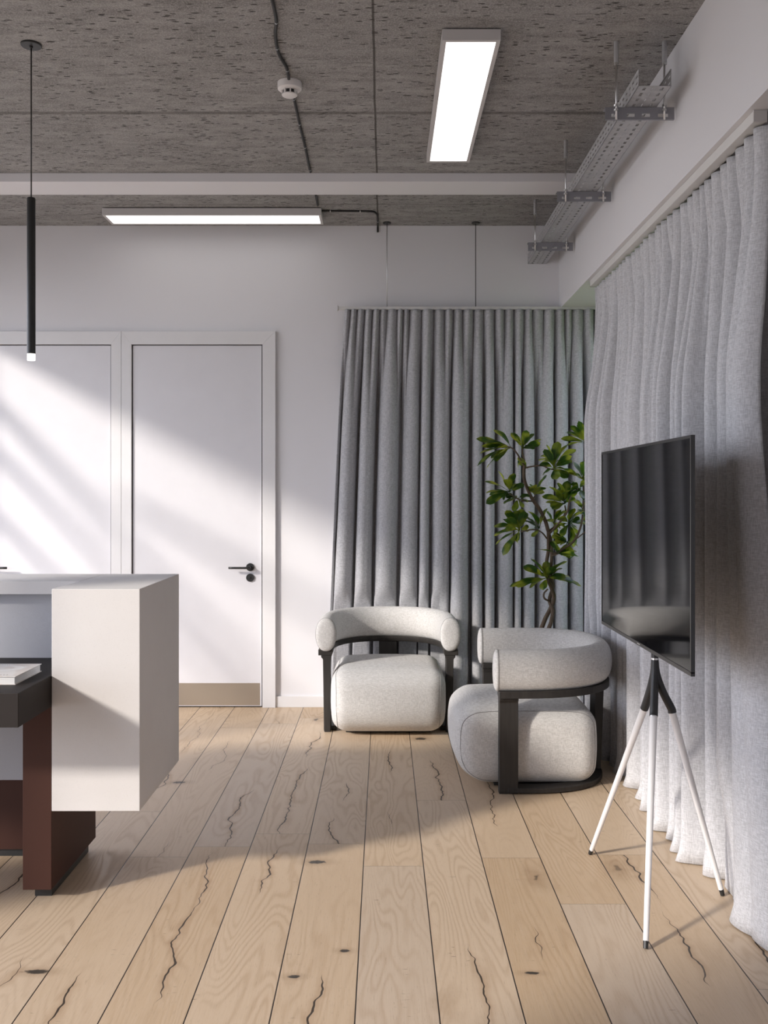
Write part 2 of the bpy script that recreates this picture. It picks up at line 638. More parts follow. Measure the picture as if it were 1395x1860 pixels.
def smooth_pts(pts, k=6):
    """Catmull-Rom through points"""
    P = [Vector(p) for p in pts]
    P = [P[0] * 2 - P[1]] + P + [P[-1] * 2 - P[-2]]
    out = []
    for i in range(1, len(P) - 2):
        a, b, c, d = P[i - 1], P[i], P[i + 1], P[i + 2]
        for j in range(k):
            t = j / k
            out.append(0.5 * ((2 * b) + (c - a) * t + (2 * a - 5 * b + 4 * c - d) * t * t + (3 * b - a - 3 * c + d) * t ** 3))
    out.append(P[-2])
    return out


# ------------------------------------------------------------------ room shell
WY = 6.327      # back wall
WX = 1.154      # right bulkhead face
CZ = 3.178      # ceiling
SZ = 2.622      # soffit under the bulkhead
GX = 1.80       # window plane right
LX = -3.35      # left wall
RY = -2.6       # rear wall

S = 'structure'
tag(boxes('floor', [(LX - 0.2, GX + 0.2, RY - 0.2, WY + 0.2, -0.12, 0.0)], M['floor']), kind=S)
tag(boxes('ceiling', [(LX - 0.2, GX + 0.2, RY - 0.2, WY + 0.2, CZ, CZ + 0.2)], M['concrete']), kind=S)
tag(boxes('wall_back', [(LX - 0.2, GX + 0.2, WY, WY + 0.2, 0.0, CZ)], M['wall']), kind=S)
# bulkhead over the curtained windows
tag(boxes('wall_right', [(WX, GX + 0.2, RY, WY, SZ, CZ), (1.30, GX + 0.2, RY, 2.75, 0, SZ)], M['wall']), kind=S)
# left wall: piers between tall windows
HEAD, SILL = 2.90, 0.0
tag(boxes('wall_left', [(LX - 0.2, LX, RY, WY, HEAD, CZ),
                        (LX - 0.2, LX, 5.75, WY, 0, HEAD), (LX - 0.2, LX, RY, -0.35, 0, HEAD), (LX - 0.2, LX, 1.78, 2.15, 0, HEAD)], M['wall']), kind=S)
tag(boxes('wall_rear', [(LX - 0.2, GX + 0.2, RY - 0.2, RY, 0, CZ)], M['wall']), kind=S)
# white downstand beam across the ceiling
tag(boxes('trim_1', [(LX, WX, 5.289, 5.520, 3.129, CZ)], M['wall'], bevel=0.002), kind=S)

# right window behind the curtains, glass and frame
w = tag(boxes('window_1', [(GX - 0.03, GX + 0.03, 4.25, WY, 0.0, 0.07), (GX - 0.03, GX + 0.03, 4.25, WY, SZ - 0.07, SZ),
                           (GX - 0.03, GX + 0.03, WY - 0.05, WY, 0.07, SZ - 0.07), (GX - 0.03, GX + 0.03, 5.10, 5.17, 0.07, SZ - 0.07),
                           (GX - 0.03, GX + 0.03, 4.25, 4.32, 0.07, SZ - 0.07)],
              M['white'], bevel=0.003), kind=S)
boxes('pane', [(GX - 0.004, GX + 0.004, 4.32, WY - 0.05, 0.07, SZ - 0.07)], M['glass'], w)
# black pier between the window bays
tag(boxes('trim_2', [(1.40, GX, 2.75, 4.25, 0, SZ)], M['void']), kind=S)

# left windows: frames with few slender bars
lw = []
for y0, y1 in ((-0.35, 1.78), (2.15, 3.9), (3.9, 5.75)):
    lw += [(LX - 0.13, LX - 0.07, y0, y0 + 0.04, 0, HEAD), (LX - 0.13, LX - 0.07, y1 - 0.04, y1, 0, HEAD)]
lw += [(LX - 0.13, LX - 0.07, -0.35, 5.75, HEAD - 0.05, HEAD), (LX - 0.13, LX - 0.07, -0.35, 5.75, 0, 0.05)]
w2 = tag(boxes('window_2', lw, M['white']), kind=S)
for (ya, za), (yb, zb_), wd in (((5.95, 2.83), (3.9, 1.42), 0.085), ((5.9, 2.48), (3.6, 0.95), 0.07), ((5.9, 2.06), (3.3, 0.30), 0.07), ((4.95, 2.40), (2.2, 2.30), 0.09)):
    bm = bmesh.new()  # unseen bars added outside to throw diagonal shade bands on the doors
    tube(bm, [(LX - 0.25, ya, za), (LX - 0.25, yb, zb_)], wd / 2, 10)
    finish(bm, 'shade_bar', M['white'], w2, smooth=True)
portal('portal_left_near', (LX - 0.05, 0.715, 1.45), (0, -math.pi / 2, 0), 2.9, 2.13)
portal('portal_left_far', (LX - 0.05, 3.95, 1.45), (0, -math.pi / 2, 0), 2.9, 3.6)
portal('portal_right', (GX + 0.05, 5.3, 1.31), (0, math.pi / 2, 0), 2.6, 2.05)

# skirting on the back wall
tag(boxes('baseboard_back', [(-0.714, WX + 0.6, WY - 0.015, WY, 0, 0.073)], M['white'], bevel=0.002), kind=S)


# ------------------------------------------------------------------ doors
def door(name, x0, x1, fl, fr, handle_x, sd=-1):
    """x0..x1 the leaf; fl, fr widths of the side casings"""
    zt = 2.389
    th = 0.026
    d = boxes(name, [(x0 + 0.003, x1 - 0.003, WY - 0.012, WY + 0.02, 0.008, zt - 0.004)], M['door'], bevel=0.0015)
    tag(d, kind=S)
    boxes('door_gap', [(x0 - 0.004, x1 + 0.004, WY - 0.0035, WY + 0.02, 0.0005, zt + 0.002)], M['shadow'], d)
    top = zt + 0.088
    bm = bmesh.new()
    yf = WY - th
    prism(bm, [(x0 - fl, 0), (x0 - 0.004, 0), (x0 - 0.004, zt + 0.002), (x0 - fl, top)], yf, WY, 'y')
    finish(bm, 'casing_side', M['white'], d, bevel=0.0012)
    bm = bmesh.new()
    prism(bm, [(x1 + 0.004, 0), (x1 + fr, 0), (x1 + fr, top), (x1 + 0.004, zt + 0.002)], yf, WY, 'y')
    finish(bm, 'casing_side', M['white'], d, bevel=0.0012)
    bm = bmesh.new()
    prism(bm, [(x0 - fl, top), (x0 - 0.004, zt + 0.002), (x1 + 0.004, zt + 0.002), (x1 + fr, top)], yf, WY, 'y')
    finish(bm, 'casing_head', M['white'], d, bevel=0.0012)
    # kick plate
    boxes('kick_plate', [(x0 + 0.012, x1 - 0.014, WY - 0.0135, WY - 0.012, 0.014, 0.160)], M['bronze'], d)
    # lever on a round rose
    yl = WY - 0.012
    bm = bmesh.new()
    lathe(bm, [(0.0255, yl - 0.009), (0.0265, yl - 0.006), (0.0265, yl)], (handle_x, 0, 0.924), 40, 'y')
    rose = finish(bm, 'rose', M['black'], d, auto=True)
    bm = bmesh.new()
    tube(bm, smooth_pts([(handle_x, yl - 0.008, 0.924), (handle_x, yl - 0.035, 0.924), (handle_x + sd * 0.006, yl - 0.047, 0.924),
                         (handle_x + sd * 0.03, yl - 0.050, 0.922), (handle_x + sd * 0.135, yl - 0.050, 0.922)], 4),
         [0.010] * 5 + [0.009] * 3 + [0.0075] * 9, 12)
    finish(bm, 'lever', M['black'], rose, smooth=True)
    bm = bmesh.new()
    lathe(bm, [(0.0255, yl - 0.009), (0.0265, yl - 0.006), (0.0265, yl)], (handle_x, 0, 0.8545), 40, 'y')
    esc = finish(bm, 'escutcheon', M['black'], d, auto=True)
    bm = bmesh.new()
    lathe(bm, [(0.008, yl - 0.0095), (0.008, yl - 0.011), (0.006, yl - 0.0115)], (handle_x, 0, 0.8545), 20, 'y')
    finish(bm, 'lock_cylinder', M['bezel'], esc, auto=True)
    return d


door('door_1', -1.658, -0.804, 0.070, 0.090, -0.882)
door('door_2', -2.680, -1.800, 0.090, 0.070, -2.602, 1)

# ------------------------------------------------------------------ reception counter
DX = -1.144     # right side of the desk, left side of the end block
cnt = empty('reception_counter', (-1.5, 3.6, 0))
tag(cnt, 'pale microcement reception counter with a thick hanging end block', 'counter')


def local(o, parent):
    """parent o keeping its world place"""
    o.parent = parent
    o.matrix_parent_inverse = (Matrix.Translation(parent.location) @ Matrix.Rotation(parent.rotation_euler.z, 4, 'Z')).inverted()
    return o


local(boxes('end_block', [(DX + 0.0005, -0.840, 3.295, 3.925, 0.312, 1.0765)], M['cement'], bevel=0.0018), cnt)
local(boxes('counter_top', [(-3.0, DX, 3.600, 3.925, 1.0265, 1.0765)], M['cement'], bevel=0.0015), cnt)
local(boxes('front_panel', [(-3.0, DX, 3.655, 3.700, 0.312, 1.0265)], M['panel'], bevel=0.001), cnt)

desk = empty('reception_desk', (-1.6, 3.3, 0))
tag(desk, 'charcoal leather-topped desk on brown metal slab legs in front of counter', 'desk')
local(boxes('desktop', [(-3.0, DX - 0.001, 3.000, 3.6545, 0.671, 0.779)], M['desk'], bevel=0.002), desk)
bm = bmesh.new()
prism(bm, [(3.298, 0.040), (3.805, 0.040), (3.805, 0.311), (3.6545, 0.311), (3.6545, 0.671), (3.298, 0.671)], DX - 0.100, DX - 0.001, 'x')
local(finish(bm, 'leg', M['oxide'], bevel=0.0015), desk)
local(boxes('foot', [(DX - 0.075, DX - 0.016, 3.345, 3.76, 0.0, 0.040)], M['black']), desk)
local(boxes('back_panel', [(-3.0, DX - 0.102, 3.702, 3.78, 0.030, 0.311)], M['oxide'], bevel=0.001), desk)
local(boxes('plinth', [(-3.0, DX - 0.13, 3.715, 3.765, 0.0, 0.030)], M['black']), desk)

# hardback on the desk, only its right end in the frame
book = empty('hardback_book', (-1.205, 3.132, 0.779))
tag(book, 'thick pale hardback book lying on the charcoal desktop beside the end block', 'book')
boxes('cover', [(-0.30, 0, 0, 0.240, 0.0, 0.0022), (-0.30, 0, 0, 0.240, 0.0248, 0.027), (-0.30, -0.297, 0, 0.240, 0.0, 0.027)],
      M['cover'], book, bevel=0.0004)
boxes('page_block', [(-0.297, -0.004, 0.003, 0.236, 0.0022, 0.0248)], M['pages'], book)
ink = bmesh.new()
xx = -0.036
for k in range(9):
    box(ink, xx - 0.0035, xx - 0.0012, 0.026, 0.0335, 0.027, 0.0273)
    box(ink, xx - 0.0055, xx - 0.0012, 0.026 + 0.003 * (k % 3), 0.0275 + 0.003 * (k % 3), 0.027, 0.0273)
    xx -= 0.0105
finish(ink, 'cover_print', M['ink'], book)
ink = bmesh.new()
xx = -0.10
for k in range(14):
    box(ink, xx - 0.005, xx - 0.002, 0.212, 0.216, 0.027, 0.0273)
    xx -= 0.0075
finish(ink, 'cover_print', M['ink'], book)


# ------------------------------------------------------------------ armchairs
def u_path(a=0.367, d=0.55, n=40, inset=0.0):
    """half-rounded U seen from above: front ends at y=0, back at y=d"""
    a -= inset
    d -= inset
    pts = []
    ys = 0.16
    for i in range(6):
        pts.append(Vector((-a, ys * i / 6, 0)))
    for i in range(n + 1):
        t = math.pi - math.pi * i / n
        c, s = math.cos(t), math.sin(t)
        e = 0.86
        pts.append(Vector((math.copysign(abs(c) ** e, c) * a, ys + (d - ys) * abs(s) ** e, 0)))
    for i in range(5, -1, -1):
        pts.append(Vector((a, ys * i / 6, 0)))
    return pts


def sweep_u(bm, pts, prof_fn, zc_fn, caps=True, start=0, end=None):
    """sweep closed profile (u outwards, v up) along a horizontal path"""
    m = len(pts)
    rings = []
    for i, p in enumerate(pts):
        t = (pts[min(i + 1, m - 1)] - pts[max(i - 1, 0)]).normalized()
        nrm = Vector((t.y, -t.x, 0))
        rings.append([bm.verts.new(p + nrm * u + Vector((0, 0, zc_fn(p) + v))) for u, v in prof_fn(i)])
    for a, b in zip(rings, rings[1:]):
        k = len(a)
        for i in range(k):
            bm.faces.new((a[i], a[(i + 1) % k], b[(i + 1) % k], b[i]))
    if caps:
        bm.faces.new(rings[0][::-1])
        bm.faces.new(rings[-1])
    return rings


def ellipse(a, b, n=28, e=0.92):
    out = []
    for i in range(n):
        t = 2 * math.pi * i / n
        c, s = math.cos(t), math.sin(t)
        out.append((math.copysign(abs(c) ** e, c) * a, math.copysign(abs(s) ** e, s) * b))
    return out


def rounded_box(bm, hx, hy, hz, r, n, warp):
    """box with rounded edges of half sizes, warped by a function"""
    verts = {}

    def get(face, i, j):
        a = -1 + 2 * i / n
        b = -1 + 2 * j / n
        ax, sgn = divmod(face, 2)
        s = 1 if sgn else -1
        c = [0, 0, 0]
        c[ax] = s
        c[(ax + 1) % 3] = a
        c[(ax + 2) % 3] = b
        key = tuple(round(q, 5) for q in c)
        if key not in verts:
            # crowd samples towards the edges
            c2 = [math.copysign(abs(q) ** 0.75, q) for q in c]
            p = Vector((c2[0] * hx, c2[1] * hy, c2[2] * hz))
            q = Vector((max(-hx + r, min(hx - r, p.x)), max(-hy + r, min(hy - r, p.y)), max(-hz + r, min(hz - r, p.z))))
            dd = p - q
            if dd.length > 1e-6:
                p = q + dd.normalized() * r
            verts[key] = bm.verts.new(warp(p))
        return verts[key]
    for f in range(6):
        for i in range(n):
            for j in range(n):
                q = [get(f, i, j), get(f, i + 1, j), get(f, i + 1, j + 1), get(f, i, j + 1)]
                bm.faces.new(q if f % 2 else q[::-1])


def make_armchair():
    root = empty('tub_armchair')
    pts = u_path()
    ZC = 0.577
    zc = lambda p: ZC + 0.006 * max(0, min(1, (p.y - 0.1) / 0.4))
    ea, eb = 0.060, 0.0975
    bm = bmesh.new()
    sweep_u(bm, pts, lambda i: ellipse(ea, eb), zc)
    back = finish(bm, 'backrest', M['chair'], root, auto=True)
    for sgn in (-1, 1):
        # softly domed end panel with a piped seam
        bm = bmesh.new()
        rings = []
        for k in range(7):
            t = k / 6
            s = math.cos(t * math.pi / 2) ** 0.55 if k < 6 else 0.05
            rings.append([bm.verts.new((sgn * 0.367 + u * s, 0.001 - 0.020 * math.sin(t * math.pi / 2), ZC + v * s)) for u, v in ellipse(ea * 1.002, eb * 1.002, 32)])
        for a, b in zip(rings, rings[1:]):
            for i in range(32):
                bm.faces.new((a[i], a[(i + 1) % 32], b[(i + 1) % 32], b[i]))
        bm.faces.new(rings[-1])
        bm.faces.new(rings[0][::-1])
        finish(bm, 'end_panel', M['chair'], back, smooth=True)
        bm = bmesh.new()
        el = ellipse(ea + 0.0005, eb + 0.0005, 48)
        tube(bm, [(sgn * 0.367 + u, 0.002, ZC + v) for u, v in el + el[:2]], 0.0016, 6, cap=False)
        finish(bm, 'seam', M['piping'], back, smooth=True)
    # timber rail the roll lies on
    bm = bmesh.new()
    path = [Vector((p.x, max(p.y, 0.006), 0)) for p in u_path(0.367, 0.55)]
    sweep_u(bm, path, lambda i: [(-0.046, -0.0135), (0.030, -0.0135), (0.038, -0.004), (0.040, 0.020), (-0.046, 0.020)], lambda p: 0.4665 + 0.006 * max(0, min(1, (p.y - 0.1) / 0.4)))
    finish(bm, 'rail', M['wood'], root, auto=True, bevel=0.002)
    # front planks, gently flared under the rail
    for sgn in (-1, 1):
        bm = bmesh.new()
        prof = [(0.340, 0.0), (0.377, 0.0), (0.380, 0.012), (0.384, 0.30), (0.386, 0.430), (0.397, 0.442), (0.397, 0.4535),
                (0.332, 0.4535), (0.340, 0.436), (0.342, 0.40)]
        prism(bm, [(sgn * x, z) for x, z in prof], 0.008, 0.098, 'y')
        finish(bm, 'leg', M['wood'], root, bevel=0.004, segs=3)
    bm = bmesh.new()
    prism(bm, [(0.518, 0.0), (0.556, 0.0), (0.566, 0.25), (0.574, 0.4595), (0.528, 0.4595), (0.526, 0.25)], -0.058, 0.058, 'x')
    finish(bm, 'leg', M['wood'], root, bevel=0.004, segs=3)
    # base hoop on the floor between the planks
    bm = bmesh.new()
    path = [Vector((p.x, max(p.y, 0.05), 0)) for p in u_path(0.328, 0.508)]
    sweep_u(bm, path, lambda i: [(-0.055, 0.004), (0.016, 0.004), (0.020, 0.010), (0.020, 0.028), (-0.055, 0.028)], lambda p: 0.0)
    finish(bm, 'base_hoop', M['wood'], root, auto=True, bevel=0.003)
    bm = bmesh.new()
    box(bm, -0.25, 0.25, 0.00, 0.42, 0.003, 0.030)
    finish(bm, 'base_board', M['black'], root)

    # seat: flat side panels, bulging front and crown
    hx, hy, hz = 0.330, 0.315, 0.182

    def warp(p):
        u, v, w_ = p.x / hx, p.y / hy, p.z / hz
        q = p.copy()
        if v < 0:
            q.y -= 0.050 * (-v) * (1 - 0.8 * abs(w_) ** 2.5) * (1 - 0.35 * u * u)
            if w_ < 0:
                q.y += 0.055 * (w_ * w_) * (-v)
        else:
            q.y += 0.014 * v * (1 - w_ * w_)
        q.z += 0.026 * max(w_, 0) * (1 - 0.9 * u * u) * (1 - 0.7 * v * v)
        q.x += 0.008 * u * (1 - w_ * w_) * (1 - v * v)
        if w_ < 0:
            q.x *= 1 - 0.05 * w_ * w_
        return q + Vector((0, 0.165, 0.018 + hz))
    bm = bmesh.new()
    rounded_box(bm, hx, hy, hz, 0.085, 28, warp)
    seat = finish(bm, 'seat', M['chair'], root, smooth=True)
    for sgn in (-1, 1):
        bm = bmesh.new()
        loop = []
        rr = 0.085
        for k in range(97):
            a = 2 * math.pi * k / 96
            c, s = math.cos(a), math.sin(a)
            yy = math.copysign(abs(c) ** 0.42, c) * (hy - 0.006)
            zz = math.copysign(abs(s) ** 0.42, s) * (hz - 0.006)
            # point on the rounded surface nearest the side face
            p = Vector((sgn * (hx - 0.024), yy, zz))
            q = Vector((sgn * (hx - rr), max(-hy + rr, min(hy - rr, p.y)), max(-hz + rr, min(hz - rr, p.z))))
            p = q + (p - q).normalized() * (rr + 0.0004)
            loop.append(warp(p))
        tube(bm, loop, 0.0017, 6, cap=False)
        finish(bm, 'seam', M['piping'], seat, smooth=True)
    return root


def copy_tree(o, parent=None):
    c = o.copy()
    COL.objects.link(c)
    c.parent = parent
    for ch in list(o.children):
        copy_tree(ch, c)
    return c


chair = make_armchair()
chair.location = (0.025, 5.645, 0)
tag(chair, 'light grey tub armchair facing the room in front of the far curtain', 'armchair', 'tub armchairs')
chair2 = copy_tree(chair)
chair2.location = (0.530, 4.860, 0)
chair2.rotation_euler = (0, 0, -math.pi / 2)
chair2['label'] = 'light grey tub armchair seen from its side, beside the television and plant'

# ------------------------------------------------------------------ curtains


def curtain(name, n_s, n_z, point, z_top, z_bot, top_v, bot_v, amp_top, amp_bot, seed, mat, ex=0.5, om=0.15, gp=0.0, keep=0.12):
    """point(s, z, d) -> world position; top_v/bot_v: fold valleys as increasing s in 0..1"""
    rr = random.Random(seed)

    def phase(v, s):
        vv = [v[0] - (v[1] - v[0])] + v + [v[-1] + (v[-1] - v[-2])]
        for i in range(len(vv) - 1):
            if vv[i] <= s <= vv[i + 1]:
                return i, (s - vv[i]) / (vv[i + 1] - vv[i]), vv[i + 1] - vv[i]
        return len(v), 0.5, 0.01

    at = [rr.uniform(0.7, 1.15) for _ in range(len(top_v) + 4)]
    ab = [rr.uniform(0.65, 1.2) for _ in range(len(bot_v) + 4)]
    kb = [rr.uniform(-0.32, 0.32) for _ in range(len(bot_v) + 4)]
    bm = bmesh.new()
    grid = []
    for j in range(n_z + 1):
        tz = j / n_z
        tz = tz ** 1.15
        z = z_top + (z_bot - z_top) * tz
        f = min(1, max(0, (tz - 0.015) / 0.30))
        f = f * f * (3 - 2 * f)
        row = []
        for i in range(n_s + 1):
            s = i / n_s
            wob = mnoise.noise(Vector((s * 9, z * 0.8, seed))) * 0.006
            ss = s + wob * tz
            i1, u1, _w = phase(top_v, ss)
            i2, u2, wd = phase(bot_v, ss)
            u2 = min(1, max(0, u2 + kb[i2] * 0.25 * math.sin(math.pi * u2)))
            exl = ex * 0.5 if i2 == len(bot_v) - 1 else ex
            d1 = amp_top * at[i1] * (math.sin(math.pi * u1) ** 0.6 - 0.5)
            d2 = amp_bot * ab[i2] * ((max(0.0, math.sin(math.pi * u2) - gp) / (1 - gp)) ** exl - 0.62)
            d = d1 * (1 - f) + d2 * f + keep * d1 * f
            d += mnoise.noise(Vector((s * 30, z * 1.3, seed + 5))) * 0.006 * f
            # side swell of each tube: pushes the cloth over its own valley
            lat = -om * wd * math.sin(2 * math.pi * u2) * f if 0 < s < 1 else 0
            low = max(0, 1 - (z - z_bot) / 0.10)
            d += low * low * (0.016 + 0.022 * mnoise.noise(Vector((s * 22, z * 25, seed))))
            p = point(s + lat, z, d, tz)
            row.append(bm.verts.new(p))
        grid.append(row)
    for a, b in zip(grid, grid[1:]):
        for i in range(n_s):
            bm.faces.new((a[i], a[i + 1], b[i + 1], b[i]))
    o = finish(bm, name, mat, smooth=True, solid=0.003)
    return o


# far curtain, hung from a rail held by two ceiling wires
YB = 6.235
B0, B1 = (627 - CX) * YB / F, 1.50


def sB(p):
    return ((p - CX) * YB / F - B0) / (B1 - B0)


bt = [sB(q) for q in (637, 649, 663, 677, 691, 703, 722, 733, 744, 766, 789, 808, 824, 841, 861, 879, 899, 917, 934, 953, 968, 988, 1009, 1027, 1040, 1061, 1080, 1098)]
bb = [sB(q) for q in (632, 662, 693, 735, 767, 786, 820, 858, 880, 901, 935, 949, 975, 1008, 1036, 1062, 1090)]
bt = [b for b in bt if b < 0.99] + [1.0]
bb = [b for b in bb if b < 0.97] + [1.0]


def pB(s, z, d, tz):
    x = B0 + s * (B1 - B0) - 0.125 * (tz ** 0.8) * (1 - s) ** 4
    y = YB + 0.012 - d
    # pushed back where the armchair stands against it
    k = max(0, 1 - max(0, abs(x - 0.025) - 0.34) / 0.10) * max(0, min(1, (0.80 - z) / 0.10))
    y += max(0, 6.262 - y) * k
    return Vector((x, min(y, WY - 0.006), z))


cur1 = curtain('curtain', 460, 60, pB, 2.6075, 0.004, bt, bb, 0.062, 0.125, 3, M['curtain'], 0.5, 0.12, 0.42)
tag(cur1, 'grey linen curtain hanging on the far wall behind the plant', 'curtain')

r1 = empty('curtain_rail', ((614 - CX) * 6.25 / F, 6.25, 2.622))
tag(r1, 'thin white curtain rail hung on two wires along the far wall', 'curtain rail')
local(boxes('rail', [((614 - CX) * 6.25 / F, 1.56, 6.238, 6.262, 2.608, 2.627)], M['rail'], bevel=0.002), r1)
local(boxes('end_cap', [((613 - CX) * 6.25 / F, (614.2 - CX) * 6.25 / F, 6.232, 6.268, 2.602, 2.633)], M['alu'], bevel=0.002), r1)
for q, c in ((703, 'steel'), (864, 'black')):
    x = (q - CX) * 6.25 / F
    bm = bmesh.new()
    tube(bm, [(x, 6.25, 2.627), (x, 6.25, CZ - 0.006)], 0.0026, 8)
    local(finish(bm, 'wire', M[c], smooth=True), r1)
    bm = bmesh.new()
    lathe(bm, [(0.024, CZ - 0.010), (0.026, CZ - 0.007), (0.026, CZ)], (x, 6.25, 0), 28)
    local(finish(bm, 'ceiling_rose', M['black'], auto=True), r1)

# right curtain along the window wall
XR = 1.258
Y0, Y1 = 5.46, 3.05


def sR(p, X=1.165):
    Y = X * F / (p - CX)
    return (Y - Y0) / (Y1 - Y0)


rt = [sR(q) for q in (1075, 1080, 1085, 1090, 1096, 1102, 1108, 1114, 1121, 1128, 1135, 1143, 1151, 1160, 1169, 1176, 1184, 1192, 1202, 1212, 1224, 1236, 1247, 1255, 1266, 1281, 1295, 1308, 1327, 1345, 1362)]
rb = [sR(q) for q in (1078, 1086, 1095, 1102, 1113, 1129, 1147, 1168, 1181, 1196, 1212, 1228, 1243, 1262, 1283, 1318)]
rt = [max(0, q) for q in rt] + [1.01]
rb = [max(0, q) for q in rb] + [1.03]


def pR(s, z, d, tz):
    y = Y0 + s * (Y1 - Y0)
    near = max(0, (s - 0.90) / 0.10)
    g = max(0, tz - 0.35) / 0.65
    y -= 0.17 * g ** 1.5 * near ** 1.5
    x = 1.226 + (XR - 1.226) * min(1, tz / 0.22) - d + 0.06 * near * near * g - 0.012 * near * near
    k = max(0, 1 - max(0, abs(y - 4.86) - 0.36) / 0.10) * max(0, min(1, (0.80 - z) / 0.10))
    x += max(0, 1.150 - x) * k
    k = max(0, 1 - max(0, abs(y - 3.37) - 0.05) / 0.03) * max(0, min(1, (0.45 - z) / 0.25))
    x += max(0, 1.215 - x) * k
    x = min(max(x, 1.10), 1.385)
    return Vector((x, y, z))


cur2 = curtain('curtain', 720, 64, pR, 2.580, 0.004, rt, rb, 0.052, 0.27, 11, M['curtain_lit'], 0.7, 0.08, 0.28, 0.45)
tag(cur2, 'long brightly lit grey linen curtain along the right-hand window behind the television', 'curtain')
r2 = empty('curtain_rail', (1.195, 4.2, 2.60))
tag(r2, 'square white curtain rail fixed under the right-hand bulkhead', 'curtain rail')
local(boxes('rail', [(1.174, 1.214, 3.045, 5.46, 2.586, 2.6215)], M['rail'], bevel=0.002), r2)
local(boxes('end_cap', [(1.172, 1.216, 3.038, 3.046, 2.584, 2.6215)], M['alu'], bevel=0.001), r2)
local(boxes('end_cap', [(1.177, 1.211, 5.46, 5.475, 2.588, 2.612)], M['shadow'], bevel=0.001), r2)

# ------------------------------------------------------------------ ceiling lights


def ceiling_light(x0, x1, y0, y1, label):
    zb = 3.130
    o = empty('ceiling_light', ((x0 + x1) / 2, (y0 + y1) / 2, CZ))
    tag(o, label, 'ceiling light', 'slim ceiling light panels')
    f = 0.016
    local(boxes('frame', [(x0, x1, y0, y0 + f, zb, CZ - 0.006), (x0, x1, y1 - f, y1, zb, CZ - 0.006),
                          (x0, x0 + f, y0 + f, y1 - f, zb, CZ - 0.006), (x1 - f, x1, y0 + f, y1 - f, zb, CZ - 0.006),
                          (x0 + f, x1 - f, y0 + f, y1 - f, CZ - 0.02, CZ - 0.006)], M['alu']), o)
    local(boxes('mount', [(x0 + 0.04, x1 - 0.04, y0 + 0.04, y1 - 0.04, CZ - 0.006, CZ)], M['black']), o)
    local(boxes('diffuser', [(x0 + f, x1 - f, y0 + f, y1 - f, zb + 0.002, zb + 0.006)], M['lamp']), o)


ceiling_light(0.2215, 0.444, 3.644, 4.984, 'lit white light panel pointing away from the viewer, beside cable tray')
ceiling_light(-1.742, -0.388, 5.918, 6.131, 'lit white light panel running along the far wall above the doors')

# ------------------------------------------------------------------ pendant
pd_ = empty('pendant_lamp', (-1.392, 3.78, CZ))
tag(pd_, 'slim black tube pendant lamp with glowing tip on a long cord', 'pendant lamp')
bm = bmesh.new()
lathe(bm, [(0.004, -0.016), (0.0065, -0.014), (0.0065, -0.009), (0.038, -0.008), (0.040, -0.006), (0.040, 0)], (0, 0, 0), 40)
finish(bm, 'canopy', M['black'], pd_, auto=True)
bm = bmesh.new()
tube(bm, [(0, 0, -0.012), (0, 0, 2.572 - CZ)], 0.0028, 8)
finish(bm, 'cord', M['black'], pd_, smooth=True)
bm = bmesh.new()
lathe(bm, [(0.014, 1.9565 - CZ), (0.0163, 1.959 - CZ), (0.0163, 2.568 - CZ), (0.0145, 2.572 - CZ)], (0, 0, 0), 32)
finish(bm, 'lamp_body', M['black'], pd_, auto=True)
bm = bmesh.new()
lathe(bm, [(0.0145, 1.930 - CZ), (0.0155, 1.932 - CZ), (0.0155, 1.9565 - CZ)], (0, 0, 0), 32)
finish(bm, 'glowing_tip', M['tip'], pd_, auto=True)

# ------------------------------------------------------------------ smoke detector
sd_p = px(526, 150, (CZ - EYE) * F / (HY - 150))
sd = empty('smoke_detector', (sd_p.x, sd_p.y, CZ))
tag(sd, 'round white smoke detector on the concrete ceiling over the black conduit', 'smoke detector')
bm = bmesh.new()
lathe(bm, [(0.030, -0.036), (0.046, -0.033), (0.051, -0.029), (0.052, -0.024), (0.052, -0.001)], (0, 0, 0), 48)
finish(bm, 'housing', M['plastic'], sd, auto=True)
bm = bmesh.new()
lathe(bm, [(0.027, -0.052), (0.027, -0.036)], (0, 0, 0), 40)
finish(bm, 'sensor_mesh', M['black'], sd, auto=True)
bm = bmesh.new()
for k in range(8):
    a = 2 * math.pi * k / 8 + 0.2
    c, s = math.cos(a), math.sin(a)
    prism(bm, [(0.026 * c - 0.003 * s, 0.026 * s + 0.003 * c), (0.034 * c - 0.003 * s, 0.034 * s + 0.003 * c),
               (0.034 * c + 0.003 * s, 0.034 * s - 0.003 * c), (0.026 * c + 0.003 * s, 0.026 * s - 0.003 * c)], -0.053, -0.034)
finish(bm, 'cage_rib', M['plastic'], sd)
bm = bmesh.new()
lathe(bm, [(0.030, -0.058), (0.033, -0.056), (0.033, -0.052)], (0, 0, 0), 40)
finish(bm, 'cap', M['plastic'], sd, auto=True)


# ------------------------------------------------------------------ conduit on the ceiling
def ceil_pt(x, y, z=CZ - 0.006):
    Y = (z - EYE) * F / (HY - y)
    return Vector(((x - CX) * Y / F, Y, z))


